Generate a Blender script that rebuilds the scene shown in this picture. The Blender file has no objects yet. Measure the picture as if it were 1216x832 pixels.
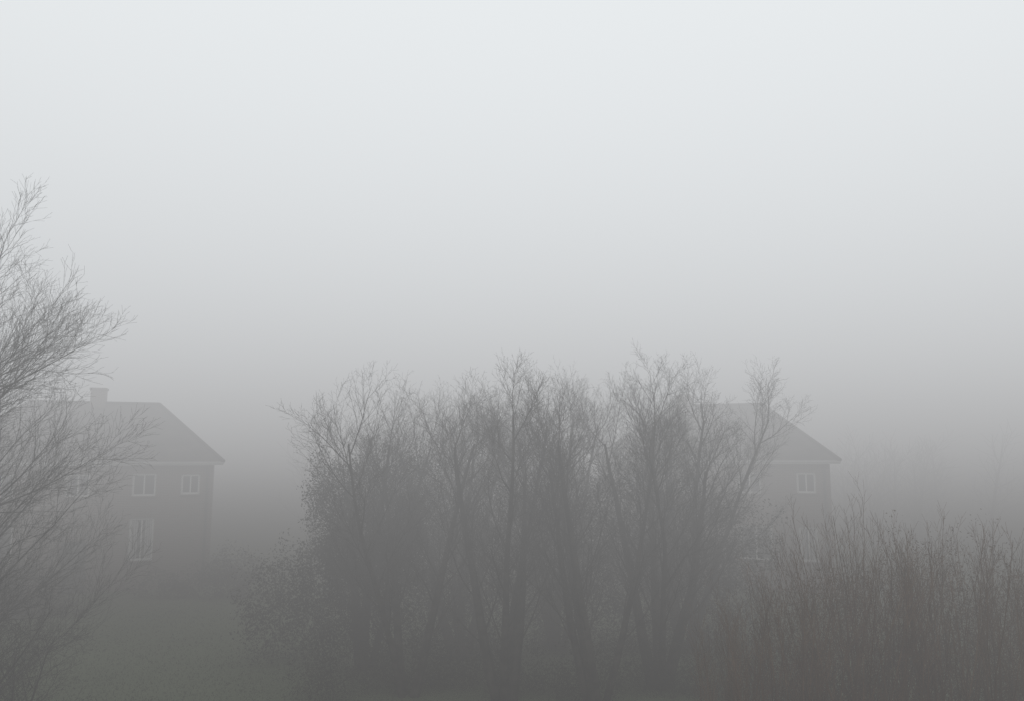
import bpy, math, random
from mathutils import Vector, Quaternion, noise
scene=bpy.context.scene
CAMZ=5.8

# ---------------------------------------------------------------- materials
def nt(name):
    m=bpy.data.materials.new(name); m.use_nodes=True
    return m,m.node_tree.nodes,m.node_tree.links,m.node_tree.nodes["Principled BSDF"]
def noisy(name,c1,c2,scale=3,rough=.9,bump=0.0,detail=3,spec=.2):
    m,N,L,b=nt(name)
    tc=N.new("ShaderNodeTexCoord"); n=N.new("ShaderNodeTexNoise"); n.inputs["Scale"].default_value=scale; n.inputs["Detail"].default_value=detail
    L.new(tc.outputs["Object"],n.inputs["Vector"])
    r=N.new("ShaderNodeValToRGB"); r.color_ramp.elements[0].position=.3; r.color_ramp.elements[1].position=.7
    r.color_ramp.elements[0].color=(*c1,1); r.color_ramp.elements[1].color=(*c2,1)
    L.new(n.outputs["Fac"],r.inputs["Fac"]); L.new(r.outputs["Color"],b.inputs["Base Color"])
    b.inputs["Roughness"].default_value=rough; b.inputs["Specular IOR Level"].default_value=spec
    if bump:
        bp=N.new("ShaderNodeBump"); bp.inputs["Strength"].default_value=bump; bp.inputs["Distance"].default_value=.05
        L.new(n.outputs["Fac"],bp.inputs["Height"]); L.new(bp.outputs["Normal"],b.inputs["Normal"])
    return m
def matte(name,c1,c2,scale):
    m=bpy.data.materials.new(name); m.use_nodes=True; N=m.node_tree.nodes; L=m.node_tree.links; N.clear()
    o=N.new("ShaderNodeOutputMaterial"); d=N.new("ShaderNodeBsdfDiffuse"); tc=N.new("ShaderNodeTexCoord"); n=N.new("ShaderNodeTexNoise"); n.inputs["Scale"].default_value=scale; n.inputs["Detail"].default_value=1
    r=N.new("ShaderNodeValToRGB"); r.color_ramp.elements[0].position=.35; r.color_ramp.elements[1].position=.65
    r.color_ramp.elements[0].color=(*c1,1); r.color_ramp.elements[1].color=(*c2,1)
    L.new(tc.outputs["Object"],n.inputs["Vector"]); L.new(n.outputs["Fac"],r.inputs["Fac"]); L.new(r.outputs["Color"],d.inputs["Color"]); L.new(d.outputs[0],o.inputs["Surface"])
    return m
M_bark=matte("bark_grey",(.03,.028,.025),(.07,.064,.057),5)
M_barkn=matte("bark_birch",(.08,.077,.074),(.16,.155,.15),5)
M_red=matte("shrub_stems",(.075,.045,.03),(.14,.088,.056),2)
M_ever=matte("evergreen_leaves",(.024,.025,.019),(.045,.046,.034),1.2)
M_brownl=matte("withered_leaves",(.045,.032,.022),(.08,.058,.04),1.5)
M_roof=noisy("roof_tiles",(.05,.045,.042),(.09,.08,.075),1.5,bump=.3)
M_white=noisy("white_paint",(.74,.74,.72),(.8,.8,.78),5,rough=.5)
M_gutter=noisy("gutter_paint",(.3,.3,.29),(.5,.5,.48),1.2,rough=.6)
M_curtain=noisy("net_curtain",(.35,.35,.35),(.55,.55,.55),6)
M_dark=noisy("door_paint",(.05,.06,.06),(.07,.08,.08),3,rough=.5)
M_glass,N,L,b=nt("window_glass"); b.inputs["Base Color"].default_value=(.06,.065,.07,1); b.inputs["Roughness"].default_value=.08
M_brick,N,L,b=nt("brick"); tc=N.new("ShaderNodeTexCoord"); sx=N.new("ShaderNodeSeparateXYZ"); cx=N.new("ShaderNodeCombineXYZ"); ad=N.new("ShaderNodeMath")
L.new(tc.outputs["Object"],sx.inputs[0]); L.new(sx.outputs["X"],ad.inputs[0]); L.new(sx.outputs["Y"],ad.inputs[1]); L.new(ad.outputs[0],cx.inputs["X"]); L.new(sx.outputs["Z"],cx.inputs["Y"])
bt=N.new("ShaderNodeTexBrick"); bt.inputs["Scale"].default_value=1; bt.inputs["Brick Width"].default_value=.225; bt.inputs["Row Height"].default_value=.075; bt.inputs["Mortar Size"].default_value=.01
bt.inputs["Color1"].default_value=(.14,.1,.085,1); bt.inputs["Color2"].default_value=(.19,.14,.12,1); bt.inputs["Mortar"].default_value=(.22,.21,.2,1)
L.new(cx.outputs[0],bt.inputs["Vector"]); L.new(bt.outputs["Color"],b.inputs["Base Color"]); b.inputs["Roughness"].default_value=.9
M_lawn,N,L,b=nt("lawn_grass"); tc=N.new("ShaderNodeTexCoord")
n1=N.new("ShaderNodeTexNoise"); n1.inputs["Scale"].default_value=.35; n1.inputs["Detail"].default_value=5
n2=N.new("ShaderNodeTexNoise"); n2.inputs["Scale"].default_value=14; n2.inputs["Detail"].default_value=3
mx=N.new("ShaderNodeMath"); mx.operation='MULTIPLY_ADD'; mx.inputs[1].default_value=.5
L.new(tc.outputs["Object"],n1.inputs["Vector"]); L.new(tc.outputs["Object"],n2.inputs["Vector"])
mh=N.new("ShaderNodeMath"); mh.operation='MULTIPLY'; mh.inputs[1].default_value=.5
L.new(n1.outputs["Fac"],mx.inputs[0]); L.new(n2.outputs["Fac"],mh.inputs[0]); L.new(mh.outputs[0],mx.inputs[2])
r=N.new("ShaderNodeValToRGB"); e=r.color_ramp.elements; e[0].position=.35; e[1].position=.65; e[0].color=(.062,.083,.04,1); e[1].color=(.085,.11,.055,1)
L.new(mx.outputs[0],r.inputs["Fac"]); L.new(r.outputs["Color"],b.inputs["Base Color"]); b.inputs["Roughness"].default_value=.95
bp=N.new("ShaderNodeBump"); bp.inputs["Strength"].default_value=.5; bp.inputs["Distance"].default_value=.04; L.new(n2.outputs["Fac"],bp.inputs["Height"]); L.new(bp.outputs["Normal"],b.inputs["Normal"])

def mkobj(name,verts,faces,mats,parent=None,midx=None,loc=(0,0,0)):
    me=bpy.data.meshes.new(name); me.from_pydata(verts,[],faces)
    for m in (mats if isinstance(mats,list) else [mats]): me.materials.append(m)
    me.update()
    o=bpy.data.objects.new(name,me); scene.collection.objects.link(o); o.location=loc
    if parent: o.parent=parent
    return o
def empty(name,loc=(0,0,0)):
    o=bpy.data.objects.new(name,None); scene.collection.objects.link(o); o.location=loc; return o
class Boxes:
    def __init__(s): s.v=[];s.f=[]
    def box(s,x0,x1,y0,y1,z0,z1):
        b=len(s.v); s.v+=[(x0,y0,z0),(x1,y0,z0),(x1,y1,z0),(x0,y1,z0),(x0,y0,z1),(x1,y0,z1),(x1,y1,z1),(x0,y1,z1)]
        s.f+=[tuple(b+i for i in q) for q in ((0,3,2,1),(4,5,6,7),(0,1,5,4),(1,2,6,5),(2,3,7,6),(3,0,4,7))]
    def obj(s,name,mat,parent): return mkobj(name,s.v,s.f,mat,parent)

# ---------------------------------------------------------------- ground
def gh(x,y): return .18*noise.noise(Vector((x*.05,y*.05,0)))*min(1,max(0,(60-abs(y-20))/60))
V=[];F=[]
xs=[-900,-400,-200,-100]+[i*2 for i in range(-40,41)]+[100,200,400,900]
ys=[-900,-400,-150,-60]+[i*2 for i in range(-15,46)]+[120,200,400,900]
for y in ys:
    for x in xs: V.append((x,y,gh(x,y)-.05))
W=len(xs)
for j in range(len(ys)-1):
    for i in range(W-1): F.append((j*W+i,j*W+i+1,(j+1)*W+i+1,(j+1)*W+i))
mkobj("lawn",V,F,M_lawn)
random.seed(5); V=[];F=[]
for _ in range(26000):
    y=17+17*random.random()**1.4; x=random.uniform(-.72*y,.0*y)
    z=gh(x,y)-.06; a=random.uniform(0,6.28); w=.012+.01*random.random(); h=.03+.05*random.random(); dx,dy=math.cos(a)*w,math.sin(a)*w
    lx,ly=random.gauss(0,.03),random.gauss(0,.03); b0=len(V)
    V+=[(x-dx,y-dy,z),(x+dx,y+dy,z),(x+lx,y+ly,z+h)]; F.append((b0,b0+1,b0+2))
mkobj("grass",V,F,M_lawn)

# ---------------------------------------------------------------- houses (local origin = front right wall corner)
def house(name,loc,rot,wid,dep,zb,ze,zr,rl,rr_,ov,chim,wins,door):
    E=empty(name,(loc[0],loc[1],0)); E.rotation_euler=(0,0,math.radians(rot))
    wx0,wx1=-wid,0; y0,y1=0,dep; B=Boxes()
    ops=sorted(wins+[door])
    xsx=sorted({wx0,wx1}|{o[0] for o in ops}|{o[1] for o in ops}); zs=sorted({zb,ze}|{o[2] for o in ops}|{o[3] for o in ops})
    for i in range(len(xsx)-1):
        for j in range(len(zs)-1):
            mx_,mz=(xsx[i]+xsx[i+1])/2,(zs[j]+zs[j+1])/2
            if any(o[0]<mx_<o[1] and o[2]<mz<o[3] for o in ops): continue
            B.box(xsx[i],xsx[i+1],y0,y0+.3,zs[j],zs[j+1])
    B.box(wx0,wx0+.3,y0+.302,y1,zb,ze); B.box(wx1-.3,wx1,y0+.302,y1,zb,ze); B.box(wx0+.302,wx1-.302,y1-.3,y1,zb,ze)
    B.obj("walls",M_brick,E)
    fr=Boxes(); gl=Boxes(); cu=Boxes(); si=Boxes()
    for (a,b_,c,d) in wins:
        t=.085
        fr.box(a,b_,.08,.16,d-t,d);fr.box(a,b_,.08,.16,c,c+t);fr.box(a,a+t,.08,.16,c+t,d-t);fr.box(b_-t,b_,.08,.16,c+t,d-t)
        m=(a+b_)/2; fr.box(m-.03,m+.03,.085,.155,c+t,d-t)
        gl.box(a+t,b_-t,.155,.16,c+t,d-t)
        si.box(a-.06,b_+.06,-.06,.079,c-.05,c-.003)
        w=(b_-a-2*t)
        for k in range(9):
            if k in(3,4,5): continue
            q=a+t+w*k/9; cu.box(q,q+w/9*.85,.12+.01*(k%2),.13+.01*(k%2),c+t,d-t) if d-c>1.5 and b_-a<1.1 else cu.box(q,q+w/9*.85,.17,.2,c+t,d-t)
    fr.obj("window_frames",M_white,E); gl.obj("window_glass",M_glass,E); cu.obj("curtains",M_curtain,E); si.obj("window_sills",M_brick,E)
    a,b_,c,d=door; D=Boxes(); D.box(a+.08,b_-.08,.1,.15,c+.02,d-.08); D.obj("door",M_dark,E)
    D=Boxes(); D.box(a,a+.078,.06,.18,c,d);D.box(b_-.078,b_,.06,.18,c,d);D.box(a+.08,b_-.08,.06,.18,d-.078,d);D.obj("door_frame",M_dark,E)
    ex0,ex1,ey0,ey1=wx0-ov,wx1+ov,y0-ov,y1+ov; ym=(ey0+ey1)/2; z=ze+.02
    V=[(ex0,ey0,z+.16),(ex1,ey0,z+.16),(ex1,ey1,z+.16),(ex0,ey1,z+.16),(rl,ym,zr),(rr_,ym,zr)]
    F=[(0,1,5,4),(1,2,5),(2,3,4,5),(3,0,4),(3,2,1,0)]
    mkobj("roof",V,F,M_roof,E)
    fa=Boxes(); fa.box(ex0,ex1,ey0-.03,ey0,z+.06,z+.13); fa.box(ex0,ex1,ey1,ey1+.03,z+.06,z+.13); fa.box(ex0-.03,ex0,ey0,ey1,z+.06,z+.13); fa.box(ex1,ex1+.03,ey0,ey1,z+.06,z+.13)
    fa.box(ex0+.002,ex1-.002,ey0+.002,ey1-.002,z,z+.05); fa.obj("fascia",M_gutter,E)
    def cap(p,q,r=.09):
        p,q=Vector(p),Vector(q); d=(q-p).normalized(); u=d.orthogonal().normalized(); w=d.cross(u); V=[];F=[]
        for s in (p,q):
            for k in range(8): V.append(s+u*math.cos(k*.785)*r+w*math.sin(k*.785)*r)
        for k in range(8): F.append((k,(k+1)%8,8+(k+1)%8,8+k))
        return V,F
    CV=[];CF=[]
    for p,q in ((V[4],V[5]),(V[1],V[5]),(V[2],V[5]),(V[0],V[4]),(V[3],V[4])):
        v,f=cap(p,q); b0=len(CV); CV+=v; CF+=[tuple(i+b0 for i in g) for g in f]
    mkobj("ridge_tiles",CV,CF,M_roof,E)
    C=Boxes(); c0,c1=chim[0],chim[1]; C.box(c0,c1,ym-.35,ym+.35,zr-.9,chim[2]); C.box(c0-.05,c1+.05,ym-.4,ym+.4,chim[2]+.002,chim[2]+.1); C.obj("chimney",M_brick,E)
    v,f=cap((-.25,-.06,zb),(-.25,-.06,ze),.045); mkobj("downpipe",v,f,M_dark,E)
    return E
def wl(xc,w,z0,z1): return (xc-w/2,xc+w/2,z0,z1)
house("brick_house",(-13.7,37),20,11,8,-.4,5.35,8.33,-8.3,-2.7,.42,(-5.75,-5.1,8.95),
  [wl(-2.87,1.0,1.2,3.05),wl(-2.87,.98,4.0,5.0),wl(-.95,.8,4.05,4.95),wl(-5.5,.95,4.0,5.0),wl(-8.4,.98,4.0,5.0),wl(-8.4,1.2,1.3,3.0)],(-6,-5,-.35,2.1))
house("brick_house",(13.9,35.25),-20,10.2,8,-.4,5.42,8.33,-7.3,-2.9,.42,(-7.1,-6.4,8.8),
  [wl(-1.0,.8,4.15,5.05),wl(-3.4,1.0,4.1,5.05),wl(-8.6,1.1,4.1,5.05),wl(-6,1.0,4.1,5.05),wl(-3.2,1.4,1.2,2.7),wl(-8.6,1.4,1.2,2.7),wl(-1.0,.8,1.2,2.7)],(-6.5,-5.5,-.35,2.0))

# ---------------------------------------------------------------- trees
class Tree:
    def __init__(s): s.v=[];s.f=[]
    def tube(s,pts,rads,n):
        b=len(s.v); u=None
        for i,p in enumerate(pts):
            d=(pts[min(i+1,len(pts)-1)]-pts[max(i-1,0)]).normalized()
            u=d.orthogonal().normalized() if u is None else (u-d*u.dot(d)).normalized()
            w=d.cross(u); r=rads[i]
            for k in range(n):
                a=6.2832*k/n; s.v.append(p+u*(math.cos(a)*r)+w*(math.sin(a)*r))
        for i in range(len(pts)-1):
            for k in range(n):
                k2=(k+1)%n; s.f.append((b+i*n+k,b+i*n+k2,b+(i+1)*n+k2,b+(i+1)*n+k))
    def grow(s,p,d,Ln,r,lv,P):
        segs=P['segs'][lv]; st=Ln/segs; pts=[p.copy()]; rads=[r]; ds=[d.copy()]; wig=P['wig'][lv]; up=P['up'][lv]
        tip=P['tip'][lv]
        for i in range(segs):
            d=(d+Vector((random.gauss(0,wig),random.gauss(0,wig),random.gauss(0,wig)))+Vector((P.get('wx',0),0,up))*(1/segs)).normalized()
            p=p+d*st; pts.append(p.copy()); ds.append(d.copy())
            rads.append(max(P['rmin'],r*(1-(1-tip)*(i+1)/segs)))
        s.tube(pts,rads,P['sides'][lv])
        if lv+1>=len(P['segs']): return
        nch=P['n'][lv]; az=random.uniform(0,6.28); t0=P['t0'][lv]
        nch=max(1,int(nch*random.uniform(.8,1.2)))
        for k in range(nch):
            t=t0+(1-t0)*(k+random.random())/nch; x=t*segs; i=min(int(x),segs-1); q=pts[i].lerp(pts[i+1],x-i); dd=ds[i+1]
            az+=2.4+random.uniform(-.4,.4); o=dd.orthogonal().normalized(); o=Quaternion(dd,az)@o
            an=P['ang'][lv]*random.uniform(.7,1.3); cd=(dd*math.cos(an)+o*math.sin(an)).normalized()
            cl=P['len'][lv+1]*random.uniform(*P.get('lr',(.6,1.25)))*(1-P['lt'][lv]*t)
            cr=min(rads[i]*.7,P['rad'][lv+1]*random.uniform(.7,1.2)*(1-.4*t))
            s.grow(q,cd,cl,max(cr,P['rmin']),lv+1,P)
    def obj(s,name,mat,loc=(0,0,0)): return mkobj(name,s.v,s.f,mat,None,None,loc)

def px(x,d): return (x-608)/947*d
random.seed(14)
P=dict(segs=[12,10,6,4,2],wig=[.03,.045,.06,.09,.12],up=[.1,.5,.3,.25,.1],tip=[.15,.12,.25,.4,.6],sides=[10,6,3,3,3],lr=(.8,1.1),
  n=[56,15,10,4],t0=[.1,.12,.1,.1],ang=[1.05,.48,.5,.55],len=[8.0,5.0,1.9,.7,.27],lt=[.3,.55,.5,.4],rad=[.2,.038,.010,.0044,.0025],rmin=.0018)
T=Tree(); T.grow(Vector((0,0,-.1)),Vector((.02,0,1)),7.3,.24,0,P)
T.obj("bare_tree",M_barkn,(px(-112,14.5),14.5,0))
PC=dict(segs=[9,7,5,3,2],wig=[.05,.07,.09,.12,.14],up=[.25,.5,.4,.2,.1],tip=[.2,.2,.3,.4,.6],sides=[7,4,3,3,3],
  n=[15,9,8,4],t0=[.2,.15,.1,.1],ang=[.6,.55,.55,.7],len=[8,2.7,1.25,.5,.2],lt=[.5,.45,.4,.4],rad=[.13,.032,.0095,.0042,.0027],rmin=.002)
def clump(seed,pxx,d,stems,H,spread,lean=(0,0),name="bare_tree"):
    random.seed(seed); T=Tree()
    for i in range(stems):
        a=6.283*i/stems+random.uniform(-.5,.5); s_=spread*random.uniform(.3,1.2)
        dr=Vector((math.cos(a)*s_+lean[0],math.sin(a)*s_*.7+lean[1],1)).normalized()
        T.grow(Vector((math.cos(a)*.15,math.sin(a)*.15,-.15)),dr,H*random.uniform(.78,1.04),random.uniform(.09,.17),0,PC)
    return T.obj(name,M_bark,(px(pxx,d),d,0))
clump(21,490,20.5,3,6.8,.28,(.0,0))
clump(22,600,20,4,6.7,.36,(-.02,0))
clump(23,705,19.5,4,6.8,.34,(.0,0))
clump(24,775,21,4,6.9,.26,(.03,0))
clump(25,440,23,3,6.4,.2,(.02,0))
clump(26,550,24,4,7.4,.3)
clump(27,805,24.5,4,7.3,.22,(.0,0))
clump(28,660,25,4,7.5,.35)

def leafmass(name,seed,blobs,n,size,mat):
    random.seed(seed); V=[];F=[]
    tot=sum(b[3]*b[4]*b[5] for b in blobs)
    for (x,y,z,rx,ry,rz) in blobs:
        for _ in range(int(n*rx*ry*rz/tot)):
            d=Vector((random.gauss(0,1),random.gauss(0,1),random.gauss(0,1))).normalized(); rr=random.random()**.45
            nz=noise.noise(d*2.3+Vector((x,y,z)))+.6*noise.noise(d*6+Vector((y,x,z)))
            rr*=1+.4*nz
            p=Vector((x+d.x*rx*rr,y+d.y*ry*rr,z+d.z*rz*rr))
            if p.z<0: continue
            if noise.noise(p*1.6)<-.12 and random.random()<.8: continue
            u=Vector((random.gauss(0,1),random.gauss(0,1),random.gauss(0,1))).normalized(); w=u.orthogonal().normalized(); s_=size*random.uniform(.5,1.3); b0=len(V)
            V+=[p-u*s_,p+w*s_*.45,p+u*s_,p-w*s_*.45]; F.append((b0,b0+1,b0+2,b0+3))
    return mkobj(name,V,F,mat)
D=22.5
leafmass("evergreen_tree",31,[(px(445,D),D,3.2,1.9,1.6,2.9),(px(415,D),D+.3,2.6,1.5,1.5,2.7),(px(490,D),D+.5,4.0,1.3,1.3,2.0),(px(385,D),D,4.9,.5,.6,1.2)],75000,.036,M_ever)
D=24
leafmass("shrubbery",32,[(px(350,D),D,1.4,1.6,1.4,2.0),(px(600,D),D+1,2,2.4,1.5,3.2),(px(700,D),D+1,2.2,2.4,1.5,3.6),(px(790,D),D+1,2.2,2.2,1.5,3.7),(px(870,D),D+1,2.0,1.7,1.5,3.0),(px(520,D),D+1,2,2.,1.5,3.4)],120000,.045,M_ever)
D=20.5
leafmass("undergrowth",33,[(px(x_,D),D+random.uniform(-.5,.8),.3,1.0,.9,random.uniform(.8,1.5)) for x_ in range(400,960,48)],50000,.034,M_ever)

def shrub(name,seed,x0,x1,y0,y1,n,hfun,mat):
    random.seed(seed); T=Tree()
    PS=dict(segs=[7,3,2],wig=[.05,.08,.1],up=[.25,.5,.3],tip=[.2,.4,.6],sides=[4,3,3],n=[20,4],t0=[.2,.15],ang=[.4,.5],len=[4,.8,.28],lt=[.5,.4],rad=[.02,.0042,.0025],rmin=.002)
    for i in range(n):
        x=random.uniform(x0,x1); y=random.uniform(y0,y1); h=hfun(x/y)*random.uniform(.72,.98)
        if random.random()<.13: h*=random.uniform(1.08,1.2)
        T.grow(Vector((x,y,-.1)),Vector((random.gauss(0,.11),random.gauss(0,.09),1)).normalized(),h,random.uniform(.009,.02),0,PS)
    return T.obj(name,mat)
def hf(s):
    X=608+947*s
    if X<960: return 3.2+1.2*(X-850)/110
    if X<1100: return 4.8
    return 4.8-.9*(X-1100)/150
shrub("dogwood_shrub",41,3.4,10.2,12.8,15.6,240,hf,M_red)
leafmass("beech_hedge",42,[(px(960,16.6),16.6,1.5,1.6,1.0,2.0),(px(1060,16.6),16.6,1.8,1.8,1.0,2.25),(px(1160,16.6),16.6,1.6,1.8,1.0,2.1),(px(1260,16.6),16.6,1.4,1.8,1.,1.9)],70000,.03,M_brownl)
random.seed(43)
PS2=dict(segs=[6,5,3,2],wig=[.1,.1,.12,.12],up=[.2,.2,.2,.1],tip=[.3,.3,.4,.6],sides=[5,3,3,3],n=[13,9,4],t0=[.1,.1,.1],ang=[.8,.7,.7],len=[3.6,1.3,.6,.25],lt=[.4,.4,.4],rad=[.035,.012,.005,.003],rmin=.0026)
T=Tree()
for i in range(26):
    T.grow(Vector((random.uniform(-1.8,.7),random.uniform(-.8,.8),-.1)),Vector((random.gauss(0,.22),random.gauss(0,.3),1)).normalized(),random.uniform(2.2,3.5),.03,0,PS2)
T.obj("hawthorn_shrub",M_bark,(px(-10,16),16,0))
leafmass("hedge",44,[(px(285,34),34,.7,1.4,.8,1.5),(px(230,34.5),34,.3,2.2,.6,.9),(px(60,33),30.5,.6,3.5,.9,1.5)],22000,.06,M_ever)
random.seed(45); T=Tree()
PD=dict(segs=[5,4,2],wig=[.07,.09,.1],up=[.2,.3,.2],tip=[.2,.2,.3],sides=[4,3,3],n=[14,9],t0=[.15,.1],ang=[.7,.7],len=[8,3.0,1.5],lt=[.5,.4],rad=[.15,.05,.018],rmin=.013)
for i in range(36):
    y=random.uniform(50,62); x=random.choice([random.uniform(17,46),random.uniform(17,46),random.uniform(-14,6),random.uniform(-46,-25)])
    T.grow(Vector((x,y,-.1)),Vector((random.gauss(0,.08),0,1)).normalized(),random.uniform(4.5,6.5),.15,0,PD)
T.obj("distant_trees",M_bark)

# ---------------------------------------------------------------- fog : one bank, thicker from the far side of the garden on; glows by itself in place of scattered daylight, dimmer low down
TOP=70.
S_NEAR,S_FAR=.023,.057
KN=[(0,(.046,.045,.042)),(2,(.105,.103,.10)),(4,(.23,.228,.227)),(5.8,(.37,.37,.374)),(8,(.50,.505,.512)),(10,(.60,.61,.623)),(13,(.72,.742,.757)),(17,(.83,.862,.885)),(22,(.91,.95,.975)),(32,(.96,1.,1.03)),(70,(.97,1.01,1.04))]  # glow colours by height; daylight fading towards the ground is painted in
m=bpy.data.materials.new("fog"); m.use_nodes=True; N=m.node_tree.nodes; L=m.node_tree.links; N.clear()
def math_(op,a,b=None,c=None):
    n=N.new("ShaderNodeMath"); n.operation=op
    for i,v in enumerate((a,b,c)):
        if v is None: continue
        if isinstance(v,(int,float)): n.inputs[i].default_value=v
        else: L.new(v,n.inputs[i])
    return n.outputs[0]
o=N.new("ShaderNodeOutputMaterial"); a=N.new("ShaderNodeVolumeAbsorption"); a.inputs["Color"].default_value=(0,0,0,1)
e=N.new("ShaderNodeEmission")
s=N.new("ShaderNodeAddShader"); L.new(a.outputs[0],s.inputs[0]); L.new(e.outputs[0],s.inputs[1]); L.new(s.outputs[0],o.inputs["Volume"])
tc=N.new("ShaderNodeTexCoord"); sp=N.new("ShaderNodeSeparateXYZ"); L.new(tc.outputs["Object"],sp.inputs[0])
sw=math_('MULTIPLY',math_('SINE',math_('MULTIPLY_ADD',sp.outputs["X"],.085,1.2)),math_('SINE',math_('MULTIPLY_ADD',sp.outputs["Y"],.06,.6)))
drift=math_('MULTIPLY_ADD',sw,.12,1.0)                 # slow drifting waves of thicker and thinner fog
mr=N.new("ShaderNodeMapRange"); mr.interpolation_type='SMOOTHSTEP'; mr.inputs["From Min"].default_value=8; mr.inputs["From Max"].default_value=34; mr.inputs["To Min"].default_value=S_NEAR; mr.inputs["To Max"].default_value=S_FAR
L.new(sp.outputs["Y"],mr.inputs["Value"]); dens=math_('MULTIPLY',mr.outputs[0],drift)
L.new(dens,a.inputs["Density"]); L.new(dens,e.inputs["Strength"])
hz=math_('MULTIPLY',sp.outputs["Z"],math_('MULTIPLY_ADD',sw,.10,1.0))
sq=math_('POWER',math_('MAXIMUM',math_('DIVIDE',hz,TOP),0.0),.5)
cr=N.new("ShaderNodeValToRGB"); cr.color_ramp.interpolation='B_SPLINE'; L.new(sq,cr.inputs[0]); L.new(cr.outputs[0],e.inputs["Color"])
el=cr.color_ramp.elements
el[0].position=0; el[0].color=(*KN[0][1],1); el[1].position=1; el[1].color=(*KN[-1][1],1)
for h,c in KN[1:-1]:
    q=el.new(math.sqrt(h/TOP)); q.color=(*c,1)
B=Boxes(); B.box(-200,200,-120,260,-.6,TOP); B.obj("fog",m,None)
m.cycles.volume_step_rate=.16

# ---------------------------------------------------------------- sky, sun, camera
w=bpy.data.worlds.new("World"); scene.world=w; w.use_nodes=True; N=w.node_tree.nodes; L=w.node_tree.links
sk=N.new("ShaderNodeTexSky"); sk.sky_type='NISHITA'; sk.sun_disc=False; sk.sun_elevation=math.radians(50); sk.sun_rotation=math.radians(160); sk.dust_density=4; sk.air_density=1.5
N["Background"].inputs["Strength"].default_value=.1; L.new(sk.outputs[0],N["Background"].inputs["Color"])
sl=bpy.data.lights.new("sun","SUN"); sl.energy=.6; sl.angle=math.radians(20); sl.color=(1,.97,.93); so=bpy.data.objects.new("sun",sl); scene.collection.objects.link(so)
el,az=math.radians(50),math.radians(160); dv=Vector((math.sin(az)*math.cos(el),math.cos(az)*math.cos(el),math.sin(el))); so.rotation_euler=dv.to_track_quat('Z','Y').to_euler()
cam=bpy.data.cameras.new("camera"); co=bpy.data.objects.new("camera",cam); scene.collection.objects.link(co)
co.location=(0,0,CAMZ); cam.lens=28.04; cam.sensor_width=36; cam.clip_end=3000; cam.clip_start=.05
co.rotation_euler=(math.radians(90+7.46),0,0); scene.camera=co
scene.view_settings.view_transform='Standard'; scene.view_settings.look='None'; scene.view_settings.exposure=0
